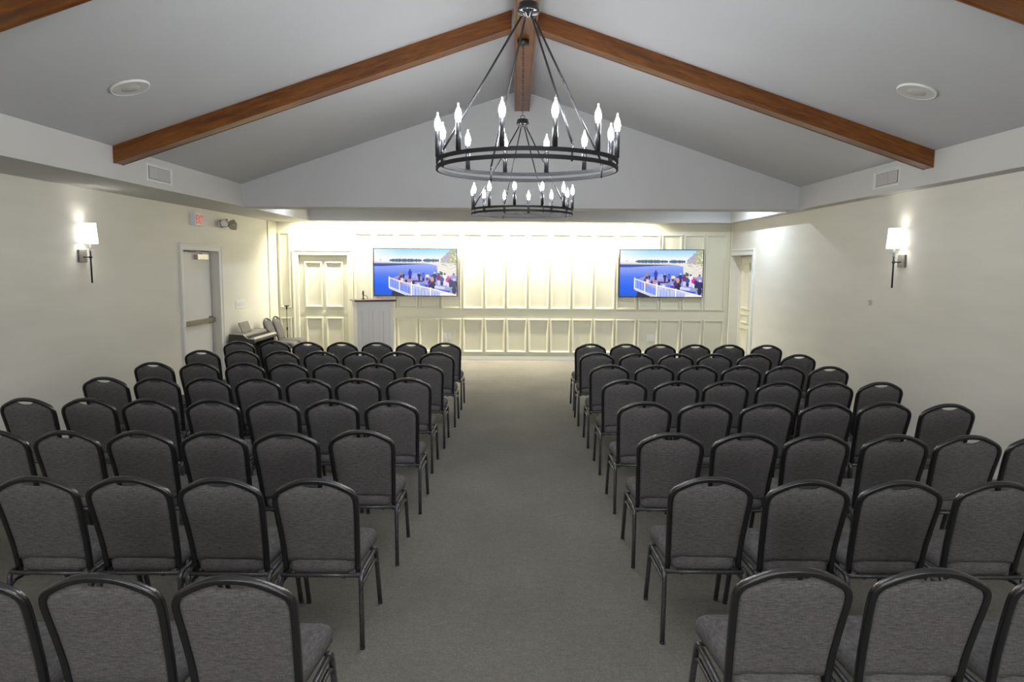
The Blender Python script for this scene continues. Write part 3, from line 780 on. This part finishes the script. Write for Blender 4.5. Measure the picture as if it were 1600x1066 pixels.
def seat_mesh():
    # rounded trapezoid outline swept through a cushion profile
    y0, y1, w0, w1 = -.225, .245, .175, .205
    def outline(ins):
        rad = max(.012, .06 - ins); pts = []
        cs = [(w1 - ins, y1 - ins, 0), (-(w1 - ins), y1 - ins, 90), (-(w0 - ins), y0 + ins, 180), (w0 - ins, y0 + ins, 270)]
        for cx, cy, a0 in cs:
            sx = 1 if cx > 0 else -1; sy = 1 if cy > 0 else -1
            ox, oy = cx - sx * rad, cy - sy * rad
            for k in range(7):
                a = R(a0 + 15 * k); pts.append((ox + rad * math.cos(a), oy + rad * math.sin(a)))
        return pts
    layers = [(.012, .402), (.0, .412), (-.002, .43), (-.002, .447), (.004, .462), (.014, .474), (.03, .482), (.06, .488), (.10, .4915), (.15, .493)]
    vs = []; fs = []; n = 28
    for ins, z in layers:
        for x, y in outline(ins): vs.append((x, y, z + .012 * max(0, 1 - abs(y) / .3) * (z > .46) - .02 * max(0, (y - .16) / .09) ** 2 * (z > .46)))
    for l in range(len(layers) - 1):
        for k in range(n): fs.append((l * n + k, l * n + (k + 1) % n, (l + 1) * n + (k + 1) % n, (l + 1) * n + k))
    fs.append(list(range(n))[::-1]); fs.append([(len(layers) - 1) * n + k for k in range(n)])
    mb = MB(); mb.add(vs, fs, True); return mb
def make_chair():
    t_ = thing('banquet_chair', '', 'chair')
    seat_mesh().build('seat_cushion', M['fabric'], t_)
    panel_mesh().build('backrest', M['fabric'], t_)
    MB().tube(frame_path(), .0145, 10, rb=.0135, up=(0, 1, 0), sq=True).build('back_frame', M['bmetal'], t_)
    xr, xf = .209, .210
    sf = MB()
    sf.tube([(-xr + .005, -.243, .402), (xr - .005, -.243, .402)], .010, 8, sq=True)
    sf.tube([(-xr + .005, .13, .392), (xr - .005, .13, .392)], .010, 8, sq=True)
    for s in (-1, 1): sf.tube([(s * .12, -.243, .396), (s * .12, .13, .392)], .012, 8, sq=True)
    sf.build('seat_frame', M['vein'], t_)
    for s in (-1, 1):
        MB().tube([(s * xr, -.225, .404), (s * xf, -.1, .404), (s * xf, .11, .396)], .0105, 8, sq=True).build('side_rail', M['vein'], t_)
        MB().tube([(s * (xr + .001), -.236, .335), (s * (xr + .001), -.2, .347), (s * (xf + .001), .1, .335), (s * (xf + .001), .152, .31)], .0085, 8, sq=True).build('stacking_rail', M['vein'], t_)
        rl = MB().tube([(s * xr, -.20, .404), (s * xr, -.228, .402), (s * xr, -.243, .39), (s * xr, -.246, .37), (s * xr, -.243, .2), (s * xr, -.24, .012)], .0128, 8, rb=.0122, sq=True).build('leg', M['vein'], t_)
        MB().lathe([(.0, 0), (.013, 0), (.0145, .012), (.0, .014)], s * xr, -.24, 10).build('foot_glide', M['black'], rl)
        fl_ = MB().tube([(s * xf, .09, .397), (s * xf, .115, .395), (s * xf, .136, .384), (s * xf, .146, .365), (s * xf, .195, .2), (s * xf, .25, .012)], .0128, 8, rb=.0122, sq=True).build('leg', M['vein'], t_)
        MB().lathe([(.0, 0), (.013, 0), (.0145, .012), (.0, .014)], s * xf, .25, 10).build('foot_glide', M['black'], fl_)
    return t_
chair0 = make_chair(); used = []
def place_chair(x, ytop, rz, label, group):
    off = Matrix.Rotation(rz, 3, 'Z') @ Vector((0, .33, 0))
    loc = (x + off.x, ytop + off.y, 0)
    if not used:
        chair0.location = loc; chair0.rotation_euler = (0, 0, rz); chair0['label'] = label; chair0['group'] = group; used.append(1); return chair0
    return dup(chair0, loc, rz, label, group)
LEFT = [
 (9.32, [-.947, -1.412, -1.876, -2.346, -2.813, -3.29, -3.745]),
 (8.30, [-.946, -1.421, -1.876, -2.357, -2.832, -3.335, -3.814]),
 (7.30, [-.974, -1.487, -1.954, -2.419, -2.89, -3.375, -3.861]),
 (6.33, [-.997, -1.444, -1.905, -2.393, -2.861, -3.332, -3.806]),
 (5.31, [-.963, -1.435, -1.90, -2.366, -2.87, -3.346, -3.823]),
 (4.28, [-.985, -1.455, -1.915, -2.362, -2.817, -3.27]),
 (3.34, [-.995, -1.47, -1.925, -2.39]),
 (2.25, [-.964, -1.428, -1.885])]
RIGHT = [
 (9.33, [1.022, 1.50, 1.965, 2.431, 2.896, 3.40]),
 (8.32, [1.0, 1.474, 1.95, 2.415, 2.902, 3.43]),
 (7.35, [1.012, 1.495, 1.955, 2.424, 2.892, 3.355]),
 (6.34, [1.025, 1.495, 1.955, 2.444, 2.922, 3.389]),
 (5.34, [1.019, 1.492, 1.978, 2.445, 2.93, 3.39]),
 (4.33, [1.0, 1.476, 1.938, 2.431, 2.896, 3.36]),
 (3.36, [1.0, 1.475, 1.94, 2.43]),
 (2.36, [1.0, 1.494, 1.99])]
ORD = ['first', 'second', 'third', 'fourth', 'fifth', 'sixth', 'seventh', 'eighth']
DY = {('L', 0, 5): .08, ('L', 5, 0): .07, ('R', 6, 0): .05, ('R', 4, 4): .07, ('L', 3, 0): .05, ('R', 3, 0): .05, ('R', 1, 0): .08, ('L', 1, 5): .06, ('L', 1, 6): .05}
for side, rows in (('L', LEFT), ('R', RIGHT)):
    blk = 'left block' if side == 'L' else 'right block'
    for r_, (y, xs_) in enumerate(rows):
        row = 'front row' if r_ == 0 else ('rear row nearest the viewer' if r_ == 7 else ORD[r_] + ' row from the front')
        sg = -1 if side == 'L' else 1
        for k in range(1, len(xs_)):
            if abs(xs_[k] - xs_[k - 1]) < .462: xs_[k] = xs_[k - 1] + sg * .462
        for k, x in enumerate(xs_):
            seat = 'aisle seat' if k == 0 else ORD[k] + ' seat from the aisle'
            place_chair(x, y + DY.get((side, r_, k), 0) + random.uniform(-.012, .012), R(random.uniform(-.7, .7)),
                        f'charcoal banquet chair, {seat}, {row}, {blk}', f'charcoal banquet chairs of the {blk}')
place_chair(-4.80, 13.30, R(-90), 'banquet chair facing sideways just behind the digital piano', 'banquet chairs along the left wall')
place_chair(-4.80, 13.80, R(-90), 'banquet chair facing sideways between the other sideways chair and microphone stand', 'banquet chairs along the left wall')

# ------------------------------------------------------------------ world, camera, view
wd_ = bpy.data.worlds.new('World'); bpy.context.scene.world = wd_; wd_.use_nodes = True
wd_.node_tree.nodes['Background'].inputs['Color'].default_value = (.05, .05, .05, 1)
cam = bpy.data.cameras.new('Camera'); cam.lens = 36 * 1085 / 1600; cam.sensor_width = 36
co = bpy.data.objects.new('Camera', cam); C.objects.link(co)
m4 = Matrix.Rotation(R(.275), 4, 'Z') @ Matrix.Rotation(R(90 - 6.313), 4, 'X') @ Matrix.Rotation(R(.36), 4, 'Z')
co.matrix_world = Matrix.Translation((0, 0, 2.0)) @ m4
cam.clip_start = .05
bpy.context.scene.camera = co
vs_ = bpy.context.scene.view_settings
vs_.view_transform = 'Standard'; vs_.look = 'None'; vs_.gamma = 1; vs_.use_curve_mapping = False; vs_.exposure = 0.0
